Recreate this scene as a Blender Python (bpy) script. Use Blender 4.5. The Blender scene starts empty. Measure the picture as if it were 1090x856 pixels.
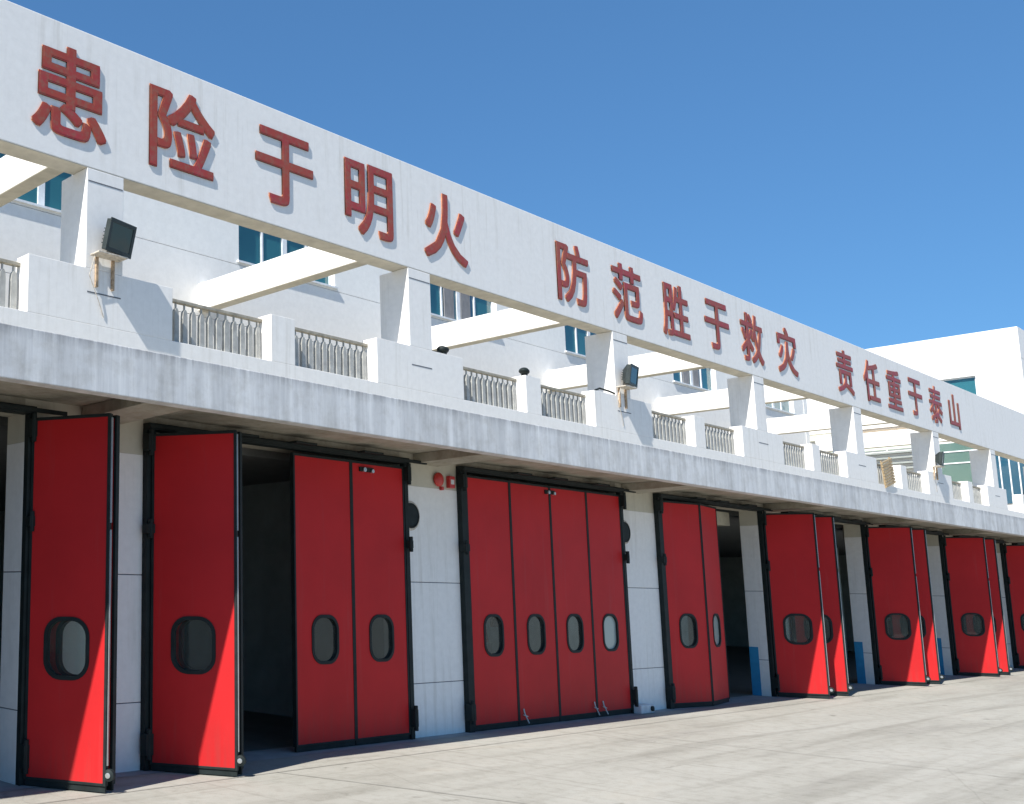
import bpy, bmesh, math, random
from mathutils import Vector, Matrix
random.seed(4)
R = math.radians
scene = bpy.context.scene
COL = scene.collection

# ------------------------------------------------------------------ materials
def nt(name):
    m = bpy.data.materials.new(name); m.use_nodes = True
    t = m.node_tree; b = t.nodes['Principled BSDF']
    return m, t, b

def N(t, typ, **kw):
    n = t.nodes.new(typ)
    for k, v in kw.items():
        setattr(n, k, v)
    return n

def coords(t, scale=(1, 1, 1), src='Object'):
    tc = N(t, 'ShaderNodeTexCoord'); mp = N(t, 'ShaderNodeMapping')
    mp.inputs['Scale'].default_value = scale
    if src == 'World':
        g = N(t, 'ShaderNodeNewGeometry'); t.links.new(g.outputs['Position'], mp.inputs['Vector'])
        t.nodes.remove(tc)
    else:
        t.links.new(tc.outputs[src], mp.inputs['Vector'])
    return mp.outputs['Vector']

def noise(t, vec, scale, detail=6, rough=.6, dist=0.):
    n = N(t, 'ShaderNodeTexNoise')
    n.inputs['Scale'].default_value = scale; n.inputs['Detail'].default_value = detail
    n.inputs['Roughness'].default_value = rough; n.inputs['Distortion'].default_value = dist
    t.links.new(vec, n.inputs['Vector']); return n.outputs['Fac']

def ramp(t, fac, stops):
    r = N(t, 'ShaderNodeValToRGB'); e = r.color_ramp.elements
    while len(e) < len(stops): e.new(.5)
    for el, (p, c) in zip(e, stops):
        el.position = p; el.color = (c[0], c[1], c[2], 1) if isinstance(c, (tuple, list)) else (c, c, c, 1)
    t.links.new(fac, r.inputs['Fac']); return r.outputs['Color']

def mix(t, a, b, fac, mode='MIX'):
    m = N(t, 'ShaderNodeMix', data_type='RGBA', blend_type=mode)
    def put(sock, v):
        if isinstance(v, (tuple, list)): sock.default_value = (v[0], v[1], v[2], 1)
        elif isinstance(v, (int, float)): sock.default_value = v
        else: t.links.new(v, sock)
    put(m.inputs[0], fac); put(m.inputs[6], a); put(m.inputs[7], b)
    return m.outputs[2]

def bump(t, b, h, strength=.2, dist=.02):
    n = N(t, 'ShaderNodeBump'); n.inputs['Strength'].default_value = strength
    n.inputs['Distance'].default_value = dist
    t.links.new(h, n.inputs['Height']); t.links.new(n.outputs['Normal'], b.inputs['Normal'])

def plain(name, col, rough=.5, metal=0., var=.12, scale=6, bstr=.05):
    m, t, b = nt(name)
    v = coords(t, src='World'); f = noise(t, v, scale)
    lo = tuple(c * (1 - var) for c in col); hi = tuple(min(1, c * (1 + var)) for c in col)
    t.links.new(ramp(t, f, [(.3, lo), (.7, hi)]), b.inputs['Base Color'])
    b.inputs['Roughness'].default_value = rough; b.inputs['Metallic'].default_value = metal
    if bstr: bump(t, b, noise(t, v, scale * 8), bstr, .005)
    return m

def paint_white(name, base=(.84, .82, .79), stain=.6, streak=(7, 7, .35)):
    """white wall paint with rain streaks and blotchy dirt"""
    m, t, b = nt(name)
    v = coords(t, streak, 'World'); w = coords(t, (1, 1, 1), 'World')
    s1 = noise(t, v, 1.0, 8, .7); s2 = noise(t, w, .6, 5, .6); s3 = noise(t, w, 9, 4, .6)
    streaks = ramp(t, s1, [(.5, 0.), (.72, 1.)])
    where = ramp(t, s2, [(.42, 0.), (.62, 1.)])
    mask = mix(t, streaks, where, 1.0, 'MULTIPLY')
    c = mix(t, base, tuple(x * .93 for x in base), ramp(t, s3, [(.35, 0.), (.7, 1.)]))
    dirty = (base[0] * .62, base[1] * .6, base[2] * .55)
    mk = N(t, 'ShaderNodeMath', operation='MULTIPLY'); t.links.new(mask, mk.inputs[0]); mk.inputs[1].default_value = stain
    c = mix(t, c, dirty, mk.outputs[0])
    t.links.new(c, b.inputs['Base Color']); b.inputs['Roughness'].default_value = .75
    bump(t, b, noise(t, w, 40, 4), .12, .004)
    return m

M = {}
M['white'] = paint_white('white wall paint')
M['white_clean'] = paint_white('white render of far block', (.84, .82, .79), .15)
M['back_white'] = paint_white('pale wall tiles', (.84, .83, .8), .12)

def fascia_mat():
    m, t, b = nt('rain streaked concrete')
    v = coords(t, (10, 10, .5), 'World'); v2 = coords(t, (3, 3, .25), 'World'); w = coords(t, (1, 1, 1), 'World')
    a = noise(t, v, 1., 8, .75); c2 = noise(t, v2, 1., 6, .65); d = noise(t, w, 3.5, 8, .7)
    base = ramp(t, a, [(.3, (.58, .585, .59)), (.5, (.69, .69, .69)), (.68, (.78, .78, .77))])
    big = ramp(t, c2, [(.35, (.7, .7, .7)), (.6, (1., 1., 1.))])
    c = mix(t, base, big, .75, 'MULTIPLY')
    spots = ramp(t, d, [(.3, (.72, .7, .66)), (.55, (1, 1, 1))])
    c = mix(t, c, spots, .7, 'MULTIPLY')
    # algae line along the top lip, where water runs over
    g = N(t, 'ShaderNodeNewGeometry'); sp = N(t, 'ShaderNodeSeparateXYZ'); t.links.new(g.outputs['Position'], sp.inputs[0])
    mr = N(t, 'ShaderNodeMapRange'); mr.inputs[1].default_value = 4.8; mr.inputs[2].default_value = 4.93
    t.links.new(sp.outputs[2], mr.inputs[0])
    ad = N(t, 'ShaderNodeMath', operation='MULTIPLY'); t.links.new(mr.outputs[0], ad.inputs[0])
    t.links.new(ramp(t, a, [(.4, .7), (.65, .05)]), ad.inputs[1])
    c = mix(t, c, (.24, .24, .25), ad.outputs[0])
    t.links.new(c, b.inputs['Base Color']); b.inputs['Roughness'].default_value = .85
    bump(t, b, d, .25, .01)
    return m
M['fascia'] = fascia_mat()
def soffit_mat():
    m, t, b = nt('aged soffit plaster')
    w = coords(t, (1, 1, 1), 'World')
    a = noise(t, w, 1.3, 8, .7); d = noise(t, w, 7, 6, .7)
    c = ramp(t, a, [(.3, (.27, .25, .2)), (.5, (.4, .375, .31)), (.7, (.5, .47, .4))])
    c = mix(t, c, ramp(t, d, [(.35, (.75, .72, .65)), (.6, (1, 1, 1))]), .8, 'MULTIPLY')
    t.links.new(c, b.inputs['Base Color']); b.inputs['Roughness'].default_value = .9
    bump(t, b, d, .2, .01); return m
M['soffit'] = soffit_mat()
def ground_mat():
    m, t, b = nt('worn concrete apron')
    w = coords(t, (1, 1, 1), 'World'); st = coords(t, (.35, 1.1, 1), 'World')
    a = noise(t, st, .55, 8, .62, .4); d = noise(t, w, 5, 8, .7); f = noise(t, w, 60, 4, .7)
    c = ramp(t, a, [(.3, (.27, .255, .225)), (.45, (.32, .305, .265)), (.6, (.35, .335, .295)), (.75, (.365, .335, .28))])
    c = mix(t, c, ramp(t, d, [(.3, (.74, .73, .7)), (.52, (1.02, 1.02, 1.02))]), .7, 'MULTIPLY')
    c = mix(t, c, ramp(t, f, [(.3, (.86, .86, .86)), (.6, (1.04, 1.04, 1.04))]), .8, 'MULTIPLY')
    # broad dark bands stretched along the facade
    tr = coords(t, (.16, 2.6, 1), 'World'); tf = noise(t, tr, 1., 5, .55, .6)
    c = mix(t, c, ramp(t, tf, [(.32, (.72, .71, .69)), (.5, (1, 1, 1))]), .7, 'MULTIPLY')
    # oil drips and dark rubber scuffs
    sp_ = noise(t, w, 2.3, 3, .5, .8)
    c = mix(t, c, ramp(t, sp_, [(.25, (.55, .54, .52)), (.33, (1, 1, 1))]), .75, 'MULTIPLY')
    ty = coords(t, (5.5, .14, 1), 'World'); tz = noise(t, ty, 1., 3, .5, .25)
    c = mix(t, c, ramp(t, tz, [(.3, (.8, .79, .78)), (.4, (1, 1, 1))]), .6, 'MULTIPLY')
    # cracks
    vo = N(t, 'ShaderNodeTexVoronoi', feature='DISTANCE_TO_EDGE'); vo.inputs['Scale'].default_value = .28
    dv = N(t, 'ShaderNodeMixRGB'); dv.inputs[0].default_value = .06
    nn = N(t, 'ShaderNodeTexNoise'); nn.inputs['Scale'].default_value = 1.6; t.links.new(w, nn.inputs['Vector'])
    t.links.new(w, dv.inputs[1]); t.links.new(nn.outputs['Color'], dv.inputs[2]); t.links.new(dv.outputs[0], vo.inputs['Vector'])
    c = mix(t, c, ramp(t, vo.outputs['Distance'], [(.0, (.6, .59, .57)), (.004, (1, 1, 1))]), .35, 'MULTIPLY')
    t.links.new(c, b.inputs['Base Color']); b.inputs['Roughness'].default_value = .88
    bump(t, b, mix(t, d, f, .5), .35, .01); return m
M['ground'] = ground_mat()
M['strip'] = plain('threshold concrete', (.3, .3, .3), .9, 0, .2, 3, .3)
M['under_tone'] = plain('underside with painted shade', (.5, .47, .4), .9, 0, .15, 4, .2)  # darker tone puts the shade under the beams into the colour
M['head'] = paint_white('yellowed unpainted plaster', (.55, .52, .43), .5)
M['joint'] = plain('gritty joint', (.24, .225, .2), .9, 0, .4, 4)
def red_mat(name, base):
    m, t, b = nt(name)
    w = coords(t, (1, 1, 1), 'World'); st = coords(t, (6, 6, .4), 'World')
    a = noise(t, w, .9, 6, .6); s = noise(t, st, 1., 6, .65)
    c = mix(t, tuple(x * .86 for x in base), base, ramp(t, a, [(.35, 0.), (.65, 1.)]))
    c = mix(t, c, (base[0] * .8, base[1] + .03, base[2] + .03), ramp(t, s, [(.58, 0.), (.8, .6)]))
    g = N(t, 'ShaderNodeNewGeometry'); sp = N(t, 'ShaderNodeSeparateXYZ'); t.links.new(g.outputs['Position'], sp.inputs[0])
    mr = N(t, 'ShaderNodeMapRange'); mr.inputs[1].default_value = .75; mr.inputs[2].default_value = .0
    t.links.new(sp.outputs[2], mr.inputs[0])
    ad = N(t, 'ShaderNodeMath', operation='MULTIPLY'); t.links.new(mr.outputs[0], ad.inputs[0])
    t.links.new(ramp(t, noise(t, st, 2.5, 6), [(.45, 0.), (.75, .4)]), ad.inputs[1])
    c = mix(t, c, (.17, .06, .05), ad.outputs[0])
    t.links.new(c, b.inputs['Base Color']); b.inputs['Roughness'].default_value = .5; b.inputs['Specular IOR Level'].default_value = .15
    bump(t, b, noise(t, w, 2.2, 3), .12, .02); return m
M['red'] = red_mat('red door paint', (.54, .02, .022))
M['black'] = plain('black rubber and steel', (.015, .021, .021), .6, 0, .3)
M['black'].node_tree.nodes['Principled BSDF'].inputs['Specular IOR Level'].default_value = .2
M['alu'] = plain('aluminium profile', (.4, .41, .41), .35, .6, .1)
M['steel'] = plain('bright steel', (.6, .6, .6), .3, .8)
M['rail_top'] = plain('weathered tan handrail', (.33, .3, .24), .6, .1, .3, 9)
M['baluster'] = plain('painted metal baluster', (.36, .36, .34), .6, .1, .2, 9)
M['winframe'] = plain('white window frame', (.72, .74, .76), .5)
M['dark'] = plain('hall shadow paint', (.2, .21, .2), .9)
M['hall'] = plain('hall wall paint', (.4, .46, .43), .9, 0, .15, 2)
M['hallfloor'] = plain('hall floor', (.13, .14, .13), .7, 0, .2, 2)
M['cream'] = plain('cream beam paint', (.5, .46, .36), .8)
M['jamb'] = plain('jamb paint', (.66, .68, .72), .8)
M['dado'] = plain('blue dado paint', (.03, .27, .5), .6)
M['rust'] = plain('rusty angle iron', (.4, .29, .19), .85, .1, .5, 25, .3)
M['rust_pale'] = plain('rust stained plate', (.5, .45, .38), .85, 0, .35, 20)
M['lamp_body'] = plain('dark grey cast lamp body', (.035, .045, .045), .45, .3, .3)
M['bell'] = plain('red enamel', (.5, .03, .025), .35)
M['groove'] = plain('dark joint', (.12, .13, .15), .9)
M['tan'] = plain('tan timber slats', (.42, .31, .18), .8, 0, .25, 12)
M['pvc'] = plain('off white plastic', (.62, .63, .64), .6)
M['tyre'] = plain('tyre rubber', (.02, .02, .02), .8)
M['truck_red'] = plain('fire engine red', (.55, .03, .025), .25)
M['truck_white'] = plain('fire engine white', (.75, .75, .75), .3)
M['green_panel'] = plain('pale green panel', (.55, .6, .52), .6)
M['louvre'] = plain('grey louvre', (.3, .32, .3), .6)
M['brown'] = plain('brown timber', (.36, .29, .21), .7)
M['yellow'] = plain('yellowish flashing', (.6, .58, .47), .7)

def letter_mat():
    m, t, b = nt('faded red letter enamel')
    w = coords(t, (1, 1, 1), 'World'); a = noise(t, w, 1.1, 5, .6); d = noise(t, w, 14, 5, .7)
    c = ramp(t, a, [(.3, (.4, .03, .055)), (.5, (.34, .045, .03)), (.7, (.36, .075, .035))])
    c = mix(t, c, (.26, .13, .08), ramp(t, d, [(.46, 0.), (.72, .8)]))
    t.links.new(c, b.inputs['Base Color']); b.inputs['Roughness'].default_value = .5
    return m
M['letter'] = letter_mat()
M['letter_side'] = plain('letter return', (.4, .15, .07), .6, 0, .3, 12)

def glass(name, tint, refl=.12, rough=.03, trans=.5):
    """tinted pane: lets part of the view through and mirrors the rest"""
    m = bpy.data.materials.new(name); m.use_nodes = True; t = m.node_tree; t.nodes.clear()
    out = N(t, 'ShaderNodeOutputMaterial'); tr = N(t, 'ShaderNodeBsdfTransparent'); gl = N(t, 'ShaderNodeBsdfGlossy')
    df = N(t, 'ShaderNodeBsdfDiffuse'); tr.inputs[0].default_value = (*tint, 1); df.inputs[0].default_value = (*[x * .6 for x in tint], 1)
    gl.inputs['Roughness'].default_value = rough; gl.inputs[0].default_value = (.9, .95, .97, 1)
    m1 = N(t, 'ShaderNodeMixShader'); m1.inputs[0].default_value = trans
    t.links.new(df.outputs[0], m1.inputs[1]); t.links.new(tr.outputs[0], m1.inputs[2])
    lw = N(t, 'ShaderNodeLayerWeight'); lw.inputs[0].default_value = .5
    pw = N(t, 'ShaderNodeMath', operation='POWER'); pw.inputs[1].default_value = 4.; t.links.new(lw.outputs['Facing'], pw.inputs[0])
    ad = N(t, 'ShaderNodeMath', operation='MULTIPLY_ADD'); ad.use_clamp = True; ad.inputs[1].default_value = .7; ad.inputs[2].default_value = refl + .04
    t.links.new(pw.outputs[0], ad.inputs[0])
    v = coords(t, (1, 1, 1), 'World'); nb = N(t, 'ShaderNodeBump'); nb.inputs['Strength'].default_value = .06; nb.inputs['Distance'].default_value = .05
    t.links.new(noise(t, v, 2.5, 2), nb.inputs['Height']); t.links.new(nb.outputs['Normal'], gl.inputs['Normal'])
    m2 = N(t, 'ShaderNodeMixShader'); t.links.new(ad.outputs[0], m2.inputs[0])
    t.links.new(m1.outputs[0], m2.inputs[1]); t.links.new(gl.outputs[0], m2.inputs[2]); t.links.new(m2.outputs[0], out.inputs[0])
    return m
M['glass_door'] = glass('door pane', (.78, .83, .81), -.02, .02, .97)
M['glass_pale'] = glass('door pane with painted reflection', (.62, .74, .7), .05, .2, .15)  # pale body tint stands in for reflections and a bright interior
M['glass_teal'] = glass('teal window glass', (.05, .24, .28), .06, .03, .12)
M['glass_blue'] = glass('blue window glass', (.04, .16, .26), .08, .03, .12)
M['glass_green'] = glass('green glazing', (.2, .33, .28), .05, .06, .12)
M['curtain'] = plain('grey curtain', (.22, .22, .23), .8)
M['lens'] = glass('flood lamp lens', (.1, .13, .12), .02, .1, .4)

# ------------------------------------------------------------------ mesh helpers
class MB:
    def __init__(s): s.bm = bmesh.new()
    def box(s, x0, x1, y0, y1, z0, z1, mtx=None):
        vs = [s.bm.verts.new(v) for v in ((x0, y0, z0), (x1, y0, z0), (x1, y1, z0), (x0, y1, z0), (x0, y0, z1), (x1, y0, z1), (x1, y1, z1), (x0, y1, z1))]
        fs = []
        for f in ((0, 3, 2, 1), (4, 5, 6, 7), (0, 1, 5, 4), (1, 2, 6, 5), (2, 3, 7, 6), (3, 0, 4, 7)):
            fs.append(s.bm.faces.new([vs[i] for i in f]))
        if mtx is not None:
            for v in vs: v.co = mtx @ v.co
        return s
    def bar(s, a, b, r, n=10):
        a, b = Vector(a), Vector(b); d = b - a
        q = d.to_track_quat('Z', 'Y').to_matrix().to_4x4(); q.translation = a
        bmesh.ops.create_cone(s.bm, cap_ends=True, segments=n, radius1=r, radius2=r, depth=d.length,
                              matrix=q @ Matrix.Translation((0, 0, d.length / 2)))
        return s
    def tube(s, pts, r, n=8):
        for a, b in zip(pts[:-1], pts[1:]): s.bar(a, b, r, n)
        return s
    def lathe(s, prof, c, axis='Z', n=28):
        """profile of (radius, height) turned about an axis through c"""
        rings = []
        for r, h in prof:
            ring = []
            for i in range(n):
                a = 2 * math.pi * i / n
                x, y = r * math.cos(a), r * math.sin(a)
                p = (x, y, h) if axis == 'Z' else (x, -h, y) if axis == 'Y' else (h, x, y)
                ring.append(s.bm.verts.new((c[0] + p[0], c[1] + p[1], c[2] + p[2])))
            rings.append(ring)
        for r0, r1 in zip(rings[:-1], rings[1:]):
            for i in range(n):
                s.bm.faces.new((r0[i], r0[(i + 1) % n], r1[(i + 1) % n], r1[i]))
        s.bm.faces.new(rings[0][::-1]); s.bm.faces.new(rings[-1])
        return s
    def prism(s, outline, y0, y1, holes=()):
        """outline in the XZ plane pushed from y0 to y1 (with holes)"""
        loops = [outline, *holes]
        for y, flip in ((y0, False), (y1, True)):
            edges = []
            for lp in loops:
                vs = [s.bm.verts.new((x, y, z)) for x, z in lp]
                edges += [s.bm.edges.new((vs[i], vs[(i + 1) % len(vs)])) for i in range(len(vs))]
            bmesh.ops.triangle_fill(s.bm, use_beauty=True, use_dissolve=False, edges=edges)
        for lp in loops:
            n = len(lp)
            for i in range(n):
                a, b = lp[i], lp[(i + 1) % n]
                s.bm.faces.new([s.bm.verts.new(v) for v in ((a[0], y0, a[1]), (b[0], y0, b[1]), (b[0], y1, b[1]), (a[0], y1, a[1]))])
        bmesh.ops.remove_doubles(s.bm, verts=s.bm.verts, dist=1e-5)
        return s
    def move(s, mtx):
        bmesh.ops.transform(s.bm, matrix=mtx, verts=s.bm.verts); return s
    def build(s, name, mat, parent=None, bevel=0, smooth=False):
        bmesh.ops.recalc_face_normals(s.bm, faces=s.bm.faces)
        me = bpy.data.meshes.new(name); s.bm.to_mesh(me); s.bm.free()
        for m in (mat if isinstance(mat, (list, tuple)) else [mat]): me.materials.append(m)
        o = bpy.data.objects.new(name, me); COL.objects.link(o)
        if parent: o.parent = parent
        if smooth:
            for p in me.polygons: p.use_smooth = True
        if bevel:
            b = o.modifiers.new('bevel', 'BEVEL'); b.width = bevel; b.segments = 2; b.limit_method = 'ANGLE'; b.angle_limit = R(40)
        return o

def empty(name, loc=(0, 0, 0), rz=0):
    o = bpy.data.objects.new(name, None); COL.objects.link(o); o.location = loc; o.rotation_euler = (0, 0, rz)
    o.empty_display_size = .2; return o
def tag(o, label, cat, group=None, kind=None):
    if label: o['label'] = label
    if cat: o['category'] = cat
    if group: o['group'] = group
    if kind: o['kind'] = kind
    return o
def copy_tree(o, parent=None):
    c = o.copy(); COL.objects.link(c); c.parent = parent
    for ch in [x for x in bpy.data.objects if x.parent == o]:
        copy_tree(ch, c)
    return c
def structure(o): o['kind'] = 'structure'; return o

def rounded(cx, cz, w, h, r, n=7):
    pts = []
    for (sx, sz, a0) in ((1, 1, 0), (-1, 1, 90), (-1, -1, 180), (1, -1, 270)):
        for i in range(n + 1):
            a = R(a0 + 90 * i / n)
            pts.append((cx + sx * (w / 2 - r) + r * math.cos(a), cz + sz * (h / 2 - r) + r * math.sin(a)))
    return pts

# ------------------------------------------------------------------ measured layout (metres)
LJ = [1.2, 8.35, 15.14, 21.97, 28.40, 35.1, 41.75, 48.4]      # left jamb of every bay
RJ = [6.62, 13.72, 20.53, 27.10, 33.72, 40.32, 46.9, 53.4]    # right jamb
PIERX = [7.68, 14.3, 21.0, 27.72, 34.25, 41.05, 47.3]         # centre lines of the columns above
COLX0 = .3
H_DOOR = 4.3
SOF = 4.36
XE = 55.0                                                      # where the next block starts

# ------------------------------------------------------------------ ground
def grid_plane(name, x0, x1, y0, y1, z, mat):
    mb = MB(); bm = mb.bm
    vs = [bm.verts.new(v) for v in ((x0, y0, z), (x1, y0, z), (x1, y1, z), (x0, y1, z))]; bm.faces.new(vs)
    return structure(mb.build(name, mat))
grid_plane('ground', -900, 1200, -900, 1200, -.004, plain('far ground', (.3, .29, .26), .95, 0, .2, .05, 0))
grid_plane('bounce_cut_ground', -300, -.002, -300, 300, .0, plain('dark unseen ground', (.055, .055, .055), .9, 0, .2, 3, .3))  # unseen dark ground, added to cut light bouncing in from the left
grid_plane('concrete_apron', 0, 110, -70, .42, 0., M['ground'])
grid_plane('threshold_path', .8, 53.8, -.26, .40, .004, M['strip'])
jm = MB()
def joint(a, b, w=.012):
    a, b = Vector(a), Vector(b); d = (b - a).normalized(); n = Vector((-d.y, d.x)) * w
    pts = [a + n, a - n, b - n, b + n]
    jm.bm.faces.new([jm.bm.verts.new((p.x, p.y, .0085)) for p in pts])
joint((9.7, -1.05), (10.9, -5.2), .009)
for x in (3.2, 17.3, 31.2, 45): joint((x, -1.1), (x + .4, -30), .006)
joint((-20, -1.05), (60, -1.05), .009)
structure(jm.build('expansion_joints', M['joint']))

# ------------------------------------------------------------------ fire station
ST = empty('fire_station', (0, 0, 0))
tag(ST, 'long white fire station with red folding bay doors, concrete canopy and open rooftop frame', 'building')

def wall_with_grooves(name, x0, x1, z1, parent=ST):
    mb = MB(); g = .012
    zs = [0, .83, 2.42, z1]
    for a, b in zip(zs[:-1], zs[1:]):
        mb.box(x0, x1, 0, .40, a + (g / 2 if a else 0), b - (g / 2 if b < z1 else 0))
    o = mb.build(name, M['white'], parent, .004)
    k = MB()
    for z in zs[1:3]: k.box(x0 + .003, x1 - .003, .012, .388, z - g / 2, z + g / 2)
    k.build('joint_line', M['groove'], o)
    return o
edges = [(-6, 1.2)] + [(r_ - .09, l_) for r_, l_ in zip(RJ, LJ[1:])] + [(RJ[-1], XE)]
for i, (a, b) in enumerate(edges):
    w = wall_with_grooves('pier', a, b, 3.97)
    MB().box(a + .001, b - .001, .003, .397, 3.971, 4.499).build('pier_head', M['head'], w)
    # white reveal with the blue dado on its inner half
    for x, s in ((a, -1), (b, 1)):
        d = MB(); d.box(*sorted((x + s * .002, x + s * .006)), .2, .398, .004, 1.12)
        if 8 < x < 53: d.build('blue_dado', M['dado'], w)
for a, b in zip(LJ, RJ):
    b -= .09
    MB().box(a, b, .0, .40, H_DOOR + .02, 4.499).build('door_lintel', M['soffit'], ST)
    if not 8 < a < 9: MB().box(a, b, .62, .9, 3.98, 4.3).build('inner_beam', M['cream'], ST)
# canopy
cn = MB().box(-6, XE + 3, -1.48, -1.3, 4.36, 4.93)
cn.build('canopy_fascia', M['fascia'], ST, .01)
MB().box(-6, XE + 3, -1.3, 5.5, 4.5, 4.94).build('canopy_slab', M['soffit'], ST)
for x in [.9] + PIERX:
    b = MB()
    y = [(-1.299, 4.365), (-.002, 4.34), (-.002, 4.498), (-1.299, 4.498)]
    vs = [[b.bm.verts.new((xx, p[0], p[1])) for p in y] for xx in (x - .32, x + .32)]
    b.bm.faces.new(vs[0]); b.bm.faces.new(vs[1][::-1])
    for i in range(4): b.bm.faces.new((vs[0][i], vs[0][(i + 1) % 4], vs[1][(i + 1) % 4], vs[1][i]))
    b.build('canopy_bracket', M['soffit'], ST, .006)

# parapet, columns and sign beam
ZP, ZC, ZB0, ZB1 = 6.32, 5.58, 7.68, 9.54
TH = .3
RAIL = []
for i, x in enumerate([.95] + PIERX + [54.3]):
    x0, x1 = x - 1.16, x + 1.16
    if i == 0: x0 = -6
    MB().box(x0, x1, 0, TH, ZC, ZP).build('parapet_wall', M['white'], ST, .006)
    g = MB().box(x - .27, x + .27, -.003, .004, 5.995, 6.012); g.build('joint_line', M['groove'], ST)
    c = MB().box(x - .3, x + .3, .0015, .60, ZP, ZB0 - .009).build('column', M['white'], ST, .008)
    MB().box(x - .28, x + .28, -.002, .004, 7.49, 7.505).build('joint_line', M['groove'], c)
    if i < 8:
        nx = ([.95] + PIERX + [54.3])[i + 1] - 1.16
        mid = (x1 + nx) / 2
        MB().box(mid - .25, mid + .25, 0, TH, ZC, ZP - .03).build('parapet_post', M['white'], ST, .006)
        RAIL += [(x1, mid - .25, i, 'left'), (mid + .25, nx, i, 'right')]
MB().box(-6, XE, 0, TH, 4.951, ZC).build('parapet_curb', M['white'], ST, .006)
sb = MB().box(-6, XE, 0, .34, ZB0, ZB1).build('sign_beam', M['white'], ST, .01)
MB().box(-6, XE, .006, .334, ZB0 - .008, ZB0 - .0015).build('shaded_underside', M['under_tone'], sb)  # thin slab added below the beam to carry painted-in shade
for i, x in enumerate([.95] + PIERX):
    MB().box(x - .14, x + .14, .341, 5.499, 8.12, 8.7).build('cross_beam', M['white_clean'], ST, .008)
    MB().box(x - .136, x + .136, .345, 5.49, 8.112, 8.1185).build('shaded_underside', M['under_tone'], ST)
# upper wall, set back, with recessed windows
YB = 5.5; WX0 = 46.6
wins = [(1.9, 5.1), (8.65, 11.85), (15.35, 18.5), (22.0, 25.2), (28.7, 31.9), (35.4, 38.6), (42.1, 45.3)]
ZW0, ZW1, ZT = 9.46, 10.98, 12.7
uw = MB(); g = .012
for (a, b) in ((5.0, 8.0), (8.0 + g, 9.36)):
    uw.box(-6, WX0, YB, YB + .3, a, b)
uw.box(-6, WX0, YB, YB + .3, 9.36 + g, ZW0)
xs = [-6] + [v for w in wins for v in w] + [WX0]
for a, b in zip(xs[::2], xs[1::2]): uw.box(a, b, YB, YB + .3, ZW0, ZW1)
uw.box(-6, WX0, YB, YB + .3, ZW1, ZT)
o = uw.build('upper_wall', M['back_white'], ST)
k = MB()
for z in (8.0, 9.36): k.box(-5.9, WX0 - .1, YB + .02, YB + .2, z, z + g)
k.build('joint_line', M['groove'], o)
MB().box(-6, WX0, YB + .3, 16, 4.951, ZT - .3).build('upper_floor_block', M['back_white'], ST)
MB().box(WX0 - .35, WX0 + .01, YB - .01, YB + .31, 5, ZT + .01).build('corner_pilaster', M['back_white'], ST)
MB().box(-6.2, WX0 + .2, YB - .25, 16, ZT + .012, ZT + .2).build('roof_slab', M['white_clean'], ST)
def sliding_window(x0, x1, curt):
    fr = MB(); t = .05; y0, y1 = YB + .12, YB + .19
    fr.box(x0, x1, y0, y1, ZW0, ZW0 + t); fr.box(x0, x1, y0, y1, ZW1 - t, ZW1)
    w = x1 - x0
    cuts = [0, .27, .5, .73, 1]
    for i, c in enumerate(cuts):
        hw = .075 if c == .5 else .028
        cx = x0 + c * w; a = max(x0, cx - hw); b = min(x1, cx + hw)
        if i in (0, 4): a, b = (x0, x0 + t) if i == 0 else (x1 - t, x1)
        fr.box(a, b, y0, y1, ZW0 + t, ZW1 - t)
    f = fr.build('window', M['winframe'], ST)
    for i in range(4):
        a, b = x0 + cuts[i] * w, x0 + cuts[i + 1] * w
        MB().box(a + .03, b - .03, y0 + .03, y0 + .036, ZW0 + t, ZW1 - t).build('pane', M['glass_teal'] if i != curt else M['glass_blue'], f)
        if i in (1, 2) and curt == 2:
            c = MB()
            s = .06
            n = 7
            for j in range(n):
                xx = a + .1 + j * (b - a - .2) / n * .8
                c.box(xx, xx + .05, y0 - .01, y0 + .02, ZW0 + t, ZW1 - t)
            c.build('curtain', M['curtain'], f)
    MB().box(x0 - .06, x1 + .06, YB - .06, YB + .12, ZW0 - .045, ZW0 - .001).build('sill', M['winframe'], f)
for i, (a, b) in enumerate(wins): sliding_window(a, b, 2 if i in (3, 5) else 9)

# hall inside
MB().box(-6, XE, 14, 14.3, 0, 4.6).build('hall_back_wall', M['hall'], ST)
MB().box(-6.3, -6, 0, 14, 0, 4.6).build('hall_side_wall', M['hall'], ST)
MB().box(XE, XE + .3, .5, 14, 0, 4.6).build('hall_side_wall', M['hall'], ST)
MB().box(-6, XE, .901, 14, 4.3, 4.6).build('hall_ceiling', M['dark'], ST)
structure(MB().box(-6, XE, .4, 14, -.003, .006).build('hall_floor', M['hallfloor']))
MB().box(14.2, 14.4, .41, 13.99, .007, 4.299).build('hall_partition', M['hall'], ST)
for x in PIERX[2:]:
    MB().box(x - .3, x + .3, 5.2, 5.6, .007, 4.299).build('hall_column', M['hall'], ST)

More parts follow.
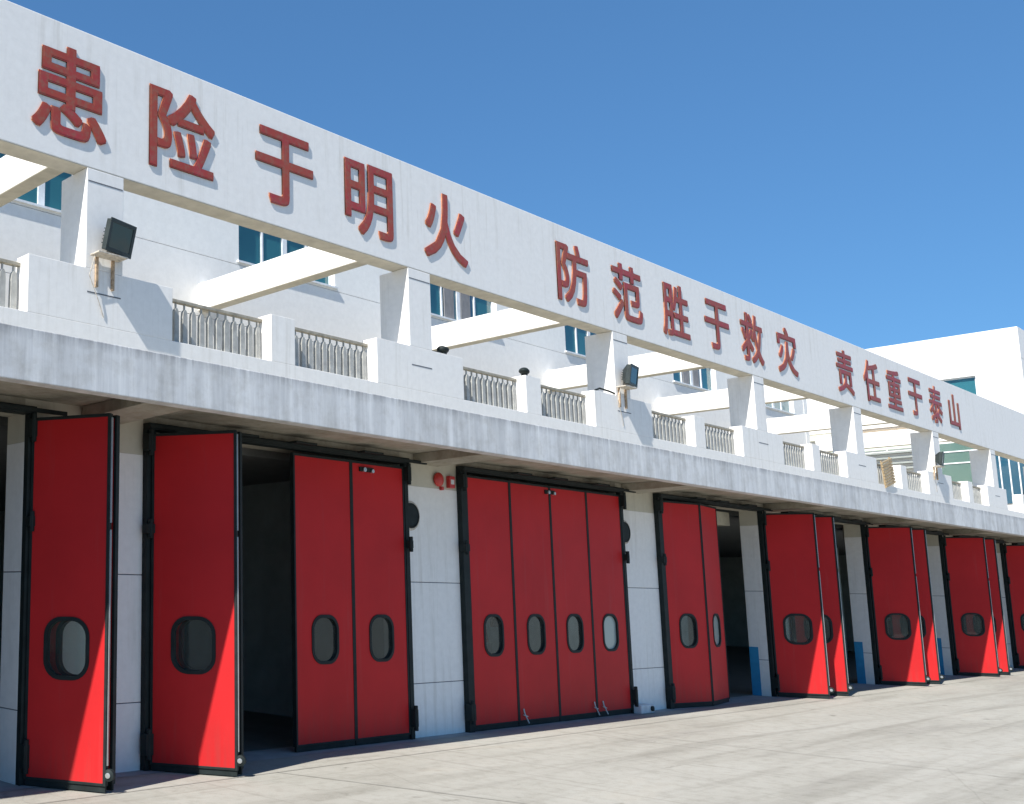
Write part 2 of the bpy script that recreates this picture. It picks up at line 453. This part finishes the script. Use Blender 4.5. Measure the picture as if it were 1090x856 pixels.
# door frames and door leaves
def make_frame(x0, x1):
    """black steel frame round one bay; x0, x1 outer edges"""
    f = MB()
    f.box(x0, x0 + .15, -.09, .05, .005, H_DOOR); f.box(x1 - .092, x1, -.09, -.003, .005, H_DOOR)
    f.box(x0 - .0, x1 + .0, -.13, .05, H_DOOR, H_DOOR + .09)
    f.box(x0, x1 + .42, -.16, -.12, H_DOOR + .02, H_DOOR + .07)      # guide rail runs past the jamb
    fr = f.build('door_frame', M['black'], ST, .004)
    for x, hw in ((x0 + .02, .06), (x1 - .05, .04)):
        for z, h in ((.2, .26), (2.95, .2 if hw > .06 else .12), (4.02, .22)):
            hb = MB().box(x - hw, x + hw, -.17, -.05, z, z + h)
            hb.bar((x, -.15, z - .06), (x, -.15, z + h + .06), .032, 10)
            hb.build('hinge', M['black'], fr, .006)
    for fx in (.3, .52, .8):
        x = x0 + (x1 - x0) * fx
        MB().box(x - .22, x + .22, -.3, -.13, H_DOOR + .055, H_DOOR + .085).build('rail_bracket', M['black'], fr, .004)
    return fr

LEAVES = []
ZL0, ZL1 = .05, H_DOOR - .05
WZ, WH, WW = 1.555, .68, .56
def make_leaf(width, pane='glass_door', mirror=False, tip=True, plain_edge=False):
    """a leaf standing along +x from its hinge, outer face towards -y"""
    e = .035; T = .055
    hole = rounded(width / 2, WZ, WW - .04, WH - .02, .2)
    p = MB(); out = [(e, ZL0 + .06), (width - e, ZL0 + .06), (width - e, ZL1 - .04), (e, ZL1 - .04)]
    p.prism(out, -T, 0, [hole])
    leaf = p.build('door_leaf', M['red'], ST)
    ed = MB()
    ed.box(0, e, -T - .008, .008, ZL0 + .03, ZL1); ed.box(width - e, width, -T - .008, .008, ZL0 + .03, ZL1)
    ed.box(e, width - e, -T - .006, .006, ZL1 - .04, ZL1); ed.box(0.01, width - .01, -T + .01, -.01, .012, ZL0 + .03)
    ed.box(e, width - e, -T - .006, .006, ZL0 + .03, ZL0 + .06)
    ed.build('rubber_edge', M['black'], leaf, .003)
    gk = MB(); gk.prism(rounded(width / 2, WZ, WW + .02, WH + .03, .22), -T - .012, .012, [rounded(width / 2, WZ, WW - .07, WH - .06, .18)])
    gk.build('window_gasket', M['black'], leaf)
    pn = MB(); pn.prism(rounded(width / 2, WZ, WW - .05, WH - .04, .185), -T / 2 - .004, -T / 2 + .004)
    pn.build('window_pane', M[pane], leaf)
    if tip:
        MB().box(width + .001, width + .014, -T + .012, -.012, .3, 2.9).box(width + .001, width + .014, -T + .012, -.012, 2.98, ZL1 - .05).build('edge_profile', M['alu'], leaf)
        MB().lathe([(.035, -.04), (.065, -.03), (.065, .03), (.035, .04)], (width + .03, -T / 2, .2), 'Y', 20).build('roller', M['black'], leaf, 0)
        MB().lathe([(.02, -.05), (.03, -.048), (.03, .048), (.02, .05)], (width + .03, -T / 2, .2), 'Y', 16).build('roller_hub', M['alu'], leaf, 0)
    return leaf
def place(o, x, y, ang): o.location = (x, y, 0); o.rotation_euler = (0, 0, R(ang)); return o

def closer(x, y, parent):
    MB().box(x - .16, x + .16, y - .03, y, 4.09, 4.16).build('closer_plate', M['black'], parent)
    m = MB(); m.lathe([(.035, -.05), (.035, .0)], (x - .06, y - .05, 4.12), 'Y', 12); m.lathe([(.03, -.05), (.03, .0)], (x + .13, y - .05, 4.11), 'Y', 12)
    m.build('door_closer', M['steel'], parent)
def floor_bolt(x, y, leaf):
    m = MB().tube([(x, y - .015, .3), (x, y - .03, .22), (x + .04, y - .08, .06)], .012, 8); m.bar((x - .04, y - .03, .2), (x + .06, y - .05, .17), .01)
    m.build('floor_bolt', M['alu'], leaf)

def place_pair_closed(xa, xb, panes, y=-.02):
    w = (xb - xa) / 2
    a = place(make_leaf(w, panes[0], tip=False), xa, y, 0); b = place(make_leaf(w, panes[1], tip=False), xa + w, y, 0)
    return a, b
def open_pair_right(hx, ang, w=1.1):
    """leaf on a right jamb swung out; the second leaf folded behind it"""
    th = R(-ang)
    a = place(make_leaf(w, 'glass_door'), hx, -.08, -ang)
    n = Vector((-math.sin(th), math.cos(th)))                    # to the leaf's back
    tipx, tipy = hx + w * math.cos(th), -.08 + w * math.sin(th)
    b = place(make_leaf(w, 'glass_door', tip=False), tipx + n.x * .07 + .03, tipy + n.y * .07, 180 - ang - 8)
    return a, b
def open_pair_left(hx, ang, w=1.1):
    return open_pair_right(hx, ang, w)

frames = [make_frame(a, b) for a, b in zip(LJ, RJ)]
# bay 1: right leaves open
open_pair_right(6.62, 61, 1.03); open_pair_left(1.32, 60, 1.03)
# bay 2: left leaves open, right leaves closed
aa, bb = open_pair_left(8.46, 57, 1.12)
a, b = place_pair_closed(11.08, 13.62, ('glass_door', 'glass_door'))
closer(1.27 + .35, -.05, a)
# bay 3 all closed
a, b = place_pair_closed(15.29, 17.88, ('glass_door', 'glass_door'))
closer(1.29, -.05, b); floor_bolt(.12, -.06, b)
c, d = place_pair_closed(17.88, 20.43, ('glass_door', 'glass_pale'))
floor_bolt(1.15, -.06, c); floor_bolt(.18, -.06, d)
# bay 4: left leaves folded a little outwards, right leaves open
w = 1.28
a = place(make_leaf(w, 'glass_door', tip=False), 22.12, -.02, -10)
tx, ty = 22.12 + w * math.cos(R(10)), -.02 - w * math.sin(R(10))
b = place(make_leaf(w, 'glass_pale', tip=False), tx, ty, 9.5)
open_pair_right(27.12, 60, 1.03)
open_pair_left(28.36, 60, 1.0)
open_pair_right(33.74, 60, 1.03); open_pair_left(34.98, 60, 1.0)
open_pair_right(40.34, 60, 1.03); open_pair_left(41.6, 60, 1.0)
open_pair_right(46.92, 60, 1.03); open_pair_left(48.3, 60, 1.0)
a, b = place_pair_closed(50.9, 53.3, ('glass_door', 'glass_door'))

# ------------------------------------------------------------------ railings (things)
def make_baluster(parent, x):
    b = MB(); y = .22
    w = .011
    b.box(x - w, x + w, y - w, y + w, ZC, 6.2)
    # flat belly plate
    prof = [(.013, 6.12), (.034, 6.08), (.04, 6.0), (.044, 5.59)]
    L_ = [(x - r, z) for r, z in prof]; R_ = [(x + r, z) for r, z in prof][::-1]
    vs = []
    for yy in (y - .03, y + .03): vs.append([b.bm.verts.new((px, yy, pz)) for px, pz in L_ + R_])
    n = len(vs[0]); b.bm.faces.new(vs[0]); b.bm.faces.new(vs[1][::-1])
    for i in range(n): b.bm.faces.new((vs[0][i], vs[0][(i + 1) % n], vs[1][(i + 1) % n], vs[1][i]))
    return b.build('baluster', M['baluster'], parent)
def char_near(x):
    best = min(CH, key=lambda c: abs(c[1] - x)); return best[0]
# sign characters: text, centre x, width, height scale
CH = []
meas = [('患', 34, 108), ('险', 156, 231), ('于', 272, 334), ('明', 366, 418), ('火', 450, 499)]
chars = [('患', 7.08, .94), ('险', 9.00, 1.0), ('于', 11.05, 1.0), ('明', 13.02, 1.0), ('火', 15.08, 1.0),
         ('防', 19.25, 1.0), ('范', 21.4, 1.0), ('胜', 23.55, 1.0), ('于', 25.6, 1.0), ('救', 27.5, 1.0), ('灾', 29.6, 1.0),
         ('责', 33.55, 1.0), ('任', 35.6, 1.0), ('重', 37.5, 1.0), ('于', 39.4, 1.0), ('泰', 41.35, 1.0), ('山', 43.25, 1.0)]
CH = [(c, x) for c, x, s in chars]
EN = {'患': 'trouble sign', '险': 'danger sign'}
nth = {}
for i, (c, x, s) in enumerate(chars):
    cu = bpy.data.curves.new('character_curve', 'FONT'); cu.body = c; cu.size = 1.52; cu.extrude = .008
    cu.align_x = 'CENTER'; cu.resolution_u = 4
    tmp = bpy.data.objects.new('tmp', cu); COL.objects.link(tmp)
    dg = bpy.context.evaluated_depsgraph_get(); dg.update()
    me = bpy.data.meshes.new_from_object(tmp.evaluated_get(dg)); bpy.data.objects.remove(tmp)
    xs_ = [v.co.x for v in me.vertices]; ys_ = [v.co.y for v in me.vertices]
    cx, cy = (min(xs_) + max(xs_)) / 2, (min(ys_) + max(ys_)) / 2
    hgt = max(ys_) - min(ys_); wid = max(xs_) - min(xs_)
    th = 1.2; kx = min(th / hgt, 1.2 / wid) * s; kz = th / hgt
    if c == '于': kz = 1.14 / hgt
    if c == '山': kz = 1.12 / hgt
    me.transform(Matrix.Diagonal((kx, kz, 1, 1)) @ Matrix.Translation((-cx, -cy, 0)))
    # thicken the strokes: the outline laid down again a finger's width to each side, every layer its own depth
    bmx = bmesh.new(); base_me = me
    for k, (ox, oz) in enumerate(((0, 0), (.024, .0), (-.024, 0), (0, .02), (0, -.02), (.024, .02), (-.024, .02), (.024, -.02), (-.024, -.02))):
        q = base_me.copy(); q.transform(Matrix.Translation((ox, oz, -k * .0006))); bmx.from_mesh(q); bpy.data.meshes.remove(q)
    me = bpy.data.meshes.new('sign_character'); bmx.to_mesh(me); bmx.free()
    me.transform(Matrix.Rotation(R(90), 4, 'X'))
    me.materials.clear(); me.materials.append(M['letter']); me.materials.append(M['letter_side'])
    for p in me.polygons: p.material_index = 0 if abs(p.normal.y) > .7 else 1
    o = bpy.data.objects.new('sign_character', me); COL.objects.link(o)
    o.location = (x, -.016, 8.6)
    prev = chars[i - 1][0] if i else None; nxt = chars[i + 1][0] if i < len(chars) - 1 else None
    if not prev: lab = 'faded red character %s, first of the row at the near end of the white beam' % c
    elif not nxt: lab = 'dark red character %s, last of the row on the white beam, right of %s' % (c, prev)
    else: lab = 'red character %s on the white beam, between %s and %s' % (c, prev, nxt)
    tag(o, lab, 'sign character', 'red characters on the white beam')
order = ['first', 'second', 'third', 'fourth', 'fifth', 'sixth', 'seventh', 'eighth', 'ninth', 'tenth', 'eleventh', 'twelfth', 'thirteenth', 'fourteenth']
RV = [r for r in RAIL if r[1] > 5.9 and r[0] < 47]
for n, (a, b, i, side) in enumerate(RV):
    r = empty('railing', (a, 0, ZC))
    if n == 0: lab = 'railing piece cut by the left edge of the photo, left of the first flood lamp'
    else:
        lab = 'white baluster railing in the parapet gap below the character %s, %s of its two-gap pair' % (char_near((a + b) / 2), 'left' if side == 'left' else 'right')
    tag(r, lab, 'railing', 'baluster railings in the parapet gaps')
    r['_span'] = (a, b); del r['_span']
    tr = MB().box(0, b - a, .18, .26, 6.2 - ZC, 6.245 - ZC); tr.build('top_rail', M['rail_top'], r, .006)
    cnt = 12
    for j in range(cnt):
        xx = (j + .5) * (b - a) / cnt
        if n == 0 and j == 0: pass
        bo = make_baluster(None, 0); bo.data.transform(Matrix.Translation((0, 0, -ZC)))
        bo.parent = r; bo.location = (xx, 0, 0)

# ------------------------------------------------------------------ flood lamps
def make_flood():
    r = empty('flood_lamp', (0, 0, 0))
    body = MB()
    # tapered housing; open front towards local -y
    W, Hh = .25, .21
    f = [(-W, -.13, -Hh), (W, -.13, -Hh), (W, -.13, Hh), (-W, -.13, Hh)]
    m_ = [(-W, -.02, -Hh), (W, -.02, -Hh), (W, -.02, Hh), (-W, -.02, Hh)]
    bk = [(-W * .6, .13, -Hh * .55), (W * .6, .13, -Hh * .55), (W * .6, .13, Hh * .55), (-W * .6, .13, Hh * .55)]
    rings = [[body.bm.verts.new(v) for v in q] for q in (f, m_, bk)]
    body.bm.faces.new(rings[0]); body.bm.faces.new(rings[2][::-1])
    for a, b in zip(rings[:-1], rings[1:]):
        for i in range(4): body.bm.faces.new((a[i], a[(i + 1) % 4], b[(i + 1) % 4], b[i]))
    for k in range(5):
        z = -.1 + k * .05
        body.box(-.15, .15, .06, .17, z - .006, z + .006)
    bo = body.build('housing', M['lamp_body'], r, .012)
    fr = MB()
    fr.box(-W - .015, W + .015, -.155, -.13, Hh - .04, Hh + .015); fr.box(-W - .015, W + .015, -.155, -.13, -Hh - .015, -Hh + .04)
    fr.box(-W - .015, -W + .04, -.155, -.13, -Hh + .04, Hh - .04); fr.box(W - .04, W + .015, -.155, -.13, -Hh + .04, Hh - .04)
    fo = fr.build('bezel', M['lamp_body'], r, .005)
    MB().box(-W + .04, W - .04, -.142, -.136, -Hh + .04, Hh - .04).build('lens', M['lens'], r)
    return r
flood = make_flood()
def flood_at(o, x, z, rz, rx):
    o.location = (x, -.12, z); o.scale = (.95, .65, .95); o.rotation_euler = (R(rx), 0, R(rz)); return o
def bracket(x, z, label, s=1.):
    r = empty('lamp_bracket', (x, 0, z)); tag(r, label, 'bracket', 'rusty lamp brackets on the parapet')
    p = MB().box(-.27, .2, -.22, -.02, -.02, .0); p.build('shelf_plate', M['rust_pale'], r, .004)
    for dx in (-.16, .1):
        MB().box(dx - .018, dx + .018, -.04, -.003, -.42, -.021).build('upright', M['rust'], r)
    MB().tube([(-.24, -.1, -.02), (-.3, -.06, -.3), (-.12, -.03, -.62), (-.03, -.01, -.8)], .006).build('cable', M['rust_pale'], r)
    return r
F = 'flood lamps over the parapet'
flood_at(flood, 7.77, 6.76, 12, 14); tag(flood, 'largest dark square flood lamp, over the parapet below 患', 'flood lamp', F)
bracket(7.7, 6.5, 'rusty bracket under the largest flood lamp, left part of the parapet')
f2 = copy_tree(flood); flood_at(f2, 21.05, 6.76, 10, 8); tag(f2, 'dark flood lamp on the parapet below 范, middle one of the three', 'flood lamp', F)
bracket(20.95, 6.5, 'rusty bracket under the flood lamp below the character 范')
f3 = copy_tree(flood); flood_at(f3, 40.7, 6.76, 10, 8); tag(f3, 'smallest dark flood lamp far along the parapet, below 泰', 'flood lamp', F)
bracket(40.6, 6.5, 'farthest rusty lamp bracket, on the parapet below 泰')

# small dark up-lights lying on the parapet
def uplight(x, z, label, rz):
    r = empty('small_lamp', (x, .08, z), R(rz)); r.scale = (1, 1, .72); tag(r, label, 'lamp', 'small black lamps on the parapet top')
    MB().lathe([(.05, -.1), (.085, -.06), (.09, .06), (.06, .1), (.03, .14)], (0, 0, .13), 'X', 16).build('lamp_head', M['black'], r, 0, True)
    MB().box(-.06, .06, -.05, .05, 0, .05).build('base', M['black'], r, .005)
    MB().tube([(-.05, 0, .03), (-.22, -.03, .02), (-.36, .02, .015)], .014).build('cable', M['black'], r)
uplight(15.0, ZP, 'small black lamp with cable on the parapet below 火', 10)
uplight(17.5, ZP - .03, 'small black lamp on the narrow parapet post, right of the one below 火', 200)
cb = MB().tube([(19.95, .06, 6.33), (20.15, .05, 6.4), (20.5, .05, 6.39), (20.9, .02, 6.335)], .02)
tag(cb.build('cable', M['black']), 'loose black cable looped over the parapet left of the middle flood lamp', 'cable')

# ------------------------------------------------------------------ small wall things
def vent(x, z, label):
    r = empty('round_vent', (x, 0, z)); tag(r, label, 'vent', 'round wall vents')
    MB().lathe([(.24, .0), (.24, .012), (.21, .02)], (0, -.0, 0), 'Y', 32).build('mortar_ring', M['rust_pale'], r)
    MB().lathe([(.205, .02), (.205, .03), (.185, .034), (.175, .022)], (0, 0, 0), 'Y', 32).build('pipe_rim', M['black'], r)
    MB().lathe([(.175, .0215), (.165, .026)], (0, 0, 0), 'Y', 32).build('cover', M['black'], r)
vent(13.86, 3.48, 'dark round vent with chipped rim on the white pier left of the fire bell')
vent(20.68, 3.52, 'dark round vent on the white pier right of the fully closed red door')
r = empty('fire_bell', (14.6, 0, 4.12)); tag(r, 'round red alarm bell high on the white pier under the canopy', 'alarm bell')
MB().lathe([(.115, .02), (.12, .04), (.11, .06), (.06, .075), (.02, .08)], (0, 0, 0), 'Y', 28).build('gong', M['bell'], r, 0, True)
MB().lathe([(.07, .0), (.07, .02)], (0, 0, 0), 'Y', 20).build('base', M['bell'], r)
MB().box(.06, .12, -.05, 0, -.17, -.11).build('striker_box', M['bell'], r, .004)
r = empty('alarm_box', (14.93, 0, 4.1)); tag(r, 'small red call box right of the round alarm bell', 'call box')
MB().box(-.075, .075, -.07, 0, -.1, .1).build('case', M['bell'], r, .008); MB().box(-.045, .045, -.076, -.07, -.04, .04).build('front_plate', M['pvc'], r)
r = empty('drain_box', (20.78, -.14, 0)); tag(r, 'low white box with a black round outlet at the foot of the pier', 'drain box')
MB().box(-.3, .2, -.1, .13, .004, .17).build('case', M['pvc'], r, .02)
MB().lathe([(.05, 0), (.05, .03), (.035, .032)], (.1, -.1, .09), 'Y', 18).build('outlet', M['black'], r)
# tan slatted shutter leaning in a gap
r = empty('slatted_panel', (36.3, -.02, ZC)); tag(r, 'tan slatted timber panel leaning in the parapet gap below 任 and 重', 'panel')
for k in range(9): MB().box(-.42, .42, -.03, .0, .02 + k * .085, .08 + k * .085).build('slat', M['tan'], r)
for x in (-.36, .36): MB().box(x - .03, x + .03, .001, .03, 0, .8).build('upright', M['tan'], r)
r.rotation_euler = (0, R(-14), 0)

# ------------------------------------------------------------------ the block at the far end
BL = empty('white_block', (XE, .45, 0)); tag(BL, 'taller plain white building block at the far right end', 'building')
def bl(name, x0, x1, y0, y1, z0, z1, mat, par=None, bev=0):   # y is measured from the front corner
    return MB().box(x0, x1, y0, y1, z0, z1).build(name, mat, par or BL, bev)
gz = .014
body = MB()
YW0, YW1, ZWA, ZWB = 1.55, 5.2, 10.3, 11.78
Y1 = 26
body.box(0, 22, 0, Y1, 12.28 + gz, 13.62)
body.box(0, 22, YW0, YW1, ZWB, 12.28); body.box(0, 22, 0, YW0, 9.95, 12.28); body.box(0, 22, YW1, Y1, 9.95, 12.28)
body.box(.3, 22, YW0, YW1, 9.95, ZWB); body.box(0, .3, YW0, YW1, 9.95, ZWA)
body.box(0, 22, 0, .15, 0, 9.95); body.box(.12, 22, .15, Y1, 0, 9.95)
o = body.build('wall', M['white_clean'], BL, .01)
bl('joint_line', .03, 21.9, .03, Y1 - .1, 12.28, 12.28 + gz, M['groove'], o)
f = MB()
for y in (YW0, 2.75, 3.95, YW1 - .06): f.box(.14, .2, y, y + .06, ZWA, ZWB)
f.box(.14, .2, YW0 + .06, YW1 - .06, ZWA, ZWA + .05); f.box(.14, .2, YW0 + .06, YW1 - .06, ZWB - .05, ZWB)
wn = f.build('window', M['winframe'], BL)
bl('pane', .17, .176, YW0 + .06, YW1 - .06, ZWA + .05, ZWB - .05, M['glass_teal'], wn)
# panels, louvres and glazing seen under the frame
bl('cream_panel', .06, .119, 3.95, 4.95, 8.95, 9.72, M['green_panel']); bl('cream_panel', .06, .119, 5.0, 7.2, 8.95, 9.72, M['green_panel'])
bl('brown_beam', -.1, .118, 4.1, 6.6, 9.73, 9.86, M['brown']); bl('yellow_flashing', -.12, .118, 6.8, 8.6, 9.62, 9.9, M['yellow'])
for k in range(4): bl('louvre', -.12, .118, 3.7, 7.5, 8.75 - k * .24, 8.83 - k * .24, M['louvre'])
gg = bl('green_glazing', .07, .118, 1.75, 3.6, 7.2, 9.0, M['glass_green'])
for z in (8.1, 8.6): bl('mullion', .04, .069, 1.75, 3.6, z, z + .05, M['winframe'], gg)
for k in range(5):
    bb = bl('blue_window', .07, .118, .2 + k * .3, .46 + k * .3, 6.3, 8.6, M['glass_blue'])
    bl('mullion', .02, .118, .461 + k * .3, .499 + k * .3, 6.3, 8.6, M['winframe'], bb)

# ------------------------------------------------------------------ fire engines parked inside
def make_engine():
    r = empty('fire_engine', (0, 0, 0))
    cab = MB()
    prof = [(0.0, .55), (0.0, 1.35), (.16, 2.35), (.3, 2.6), (2.0, 2.65), (2.0, .55)]
    vs = [[cab.bm.verts.new((sx, y, z)) for y, z in prof] for sx in (-1.2, 1.2)]
    cab.bm.faces.new(vs[0]); cab.bm.faces.new(vs[1][::-1])
    for i in range(len(prof)): cab.bm.faces.new((vs[0][i], vs[0][(i + 1) % 6], vs[1][(i + 1) % 6], vs[1][i]))
    c = cab.build('cab', M['truck_red'], r, .06)
    MB().box(-1.2, 1.2, 2.08, 7.6, .6, 2.9).build('body', M['truck_red'], r, .04)
    MB().box(-1.21, 1.21, -.012, .4, 1.12, 1.3).build('white_band', M['truck_white'], c, .01)
    ws = MB(); v = [ws.bm.verts.new(p) for p in ((-1.08, .02, 1.44), (1.08, .02, 1.44), (1.02, .135, 2.3), (-1.02, .135, 2.3))]
    ws.bm.faces.new(v); ex = bmesh.ops.extrude_face_region(ws.bm, geom=ws.bm.faces[:]); bmesh.ops.translate(ws.bm, vec=(0, -.02, 0), verts=[g_ for g_ in ex['geom'] if isinstance(g_, bmesh.types.BMVert)])
    ws.build('windscreen', M['glass_blue'], c)
    MB().box(-1.24, 1.24, -.2, .05, .4, .78).build('bumper', M['truck_white'], r, .03)
    for sx in (-1, 1):
        MB().lathe([(.12, .0), (.12, .03), (.08, .045)], (sx * .92, -.005, .95), 'Y', 20).build('headlight', M['alu'], r)
        MB().tube([(sx * 1.2, .2, 2.2), (sx * 1.42, .05, 2.15), (sx * 1.42, .05, 1.75)], .02).box(sx * 1.42 - .1, sx * 1.42 + .1, 0, .06, 1.6, 2.0).build('mirror', M['black'], r)
        for y in (1.1, 5.9):
            w_ = MB().lathe([(.3, -.15), (.5, -.13), (.5, .13), (.3, .15)], (sx * 1.05, y, .5), 'X', 28).build('wheel', M['tyre'], r)
            MB().lathe([(.28, -.16), (.28, .16)], (sx * 1.05, y, .5), 'X', 20).build('rim', M['alu'], w_)
    MB().box(-.9, .9, .4, .75, 2.67, 2.85).build('light_bar', M['bell'], r, .03)
    return r
e1 = make_engine(); e1.location = (17.6, 1.9, 0); tag(e1, 'red fire engine inside the hall behind the fully closed four leaf door', 'fire engine')

# ------------------------------------------------------------------ light
EL, DX, DY = 47.6, .9, .2
sun_to = Vector((-DX, -DY, 1.0)).normalized()
el = math.asin(sun_to.z); az = math.atan2(sun_to.x, sun_to.y)
ld = bpy.data.lights.new('sun', 'SUN'); ld.energy = 5.0; ld.angle = R(.5); ld.color = (1, .965, .9)
lo = bpy.data.objects.new('sun', ld); COL.objects.link(lo); lo.rotation_euler = sun_to.to_track_quat('Z', 'Y').to_euler(); lo.location = (-20, -20, 40)
w = bpy.data.worlds.new('World'); scene.world = w; w.use_nodes = True; t = w.node_tree
bg = t.nodes['Background']; sk = N(t, 'ShaderNodeTexSky', sky_type='NISHITA'); sk.sun_disc = False
sk.sun_elevation = el; sk.sun_rotation = az % (2 * math.pi); sk.air_density = 1.0; sk.dust_density = .2; sk.ozone_density = 2.0; sk.altitude = 0
gm = N(t, 'ShaderNodeGamma'); gm.inputs[1].default_value = .65; t.links.new(sk.outputs[0], gm.inputs[0])
t.links.new(mix(t, gm.outputs[0], (.5, .97, 1.47), 1.0, 'MULTIPLY'), bg.inputs[0]); bg.inputs[1].default_value = .103

# ------------------------------------------------------------------ camera
f, yaw, pitch, roll, D, hgt, ppx, ppy = 1105.2, R(37.09), R(8.68), R(.74), 10.54, 2.19, -417.3, 34.3
cd = bpy.data.cameras.new('camera'); cam = bpy.data.objects.new('camera', cd); COL.objects.link(cam); scene.camera = cam
cd.sensor_fit = 'HORIZONTAL'; cd.sensor_width = 36; cd.lens = 36 * f / 1090; cd.clip_end = 3000; cd.clip_start = .05
cd.shift_x = -ppx / 1090; cd.shift_y = ppy / 1090
fw = Vector((math.sin(yaw) * math.cos(pitch), math.cos(yaw) * math.cos(pitch), math.sin(pitch)))
r0 = Vector((math.cos(yaw), -math.sin(yaw), 0)); u0 = r0.cross(fw)
rr = r0 * math.cos(roll) + u0 * math.sin(roll); uu = -r0 * math.sin(roll) + u0 * math.cos(roll)
cam.matrix_world = Matrix(((rr.x, uu.x, -fw.x, 0), (rr.y, uu.y, -fw.y, -D), (rr.z, uu.z, -fw.z, hgt), (0, 0, 0, 1)))
vs = scene.view_settings; vs.view_transform = 'Standard'; vs.look = 'None'; vs.gamma = 1; vs.exposure = .7; vs.use_curve_mapping = False
scene.cycles.max_bounces = 8; scene.cycles.use_denoising = True
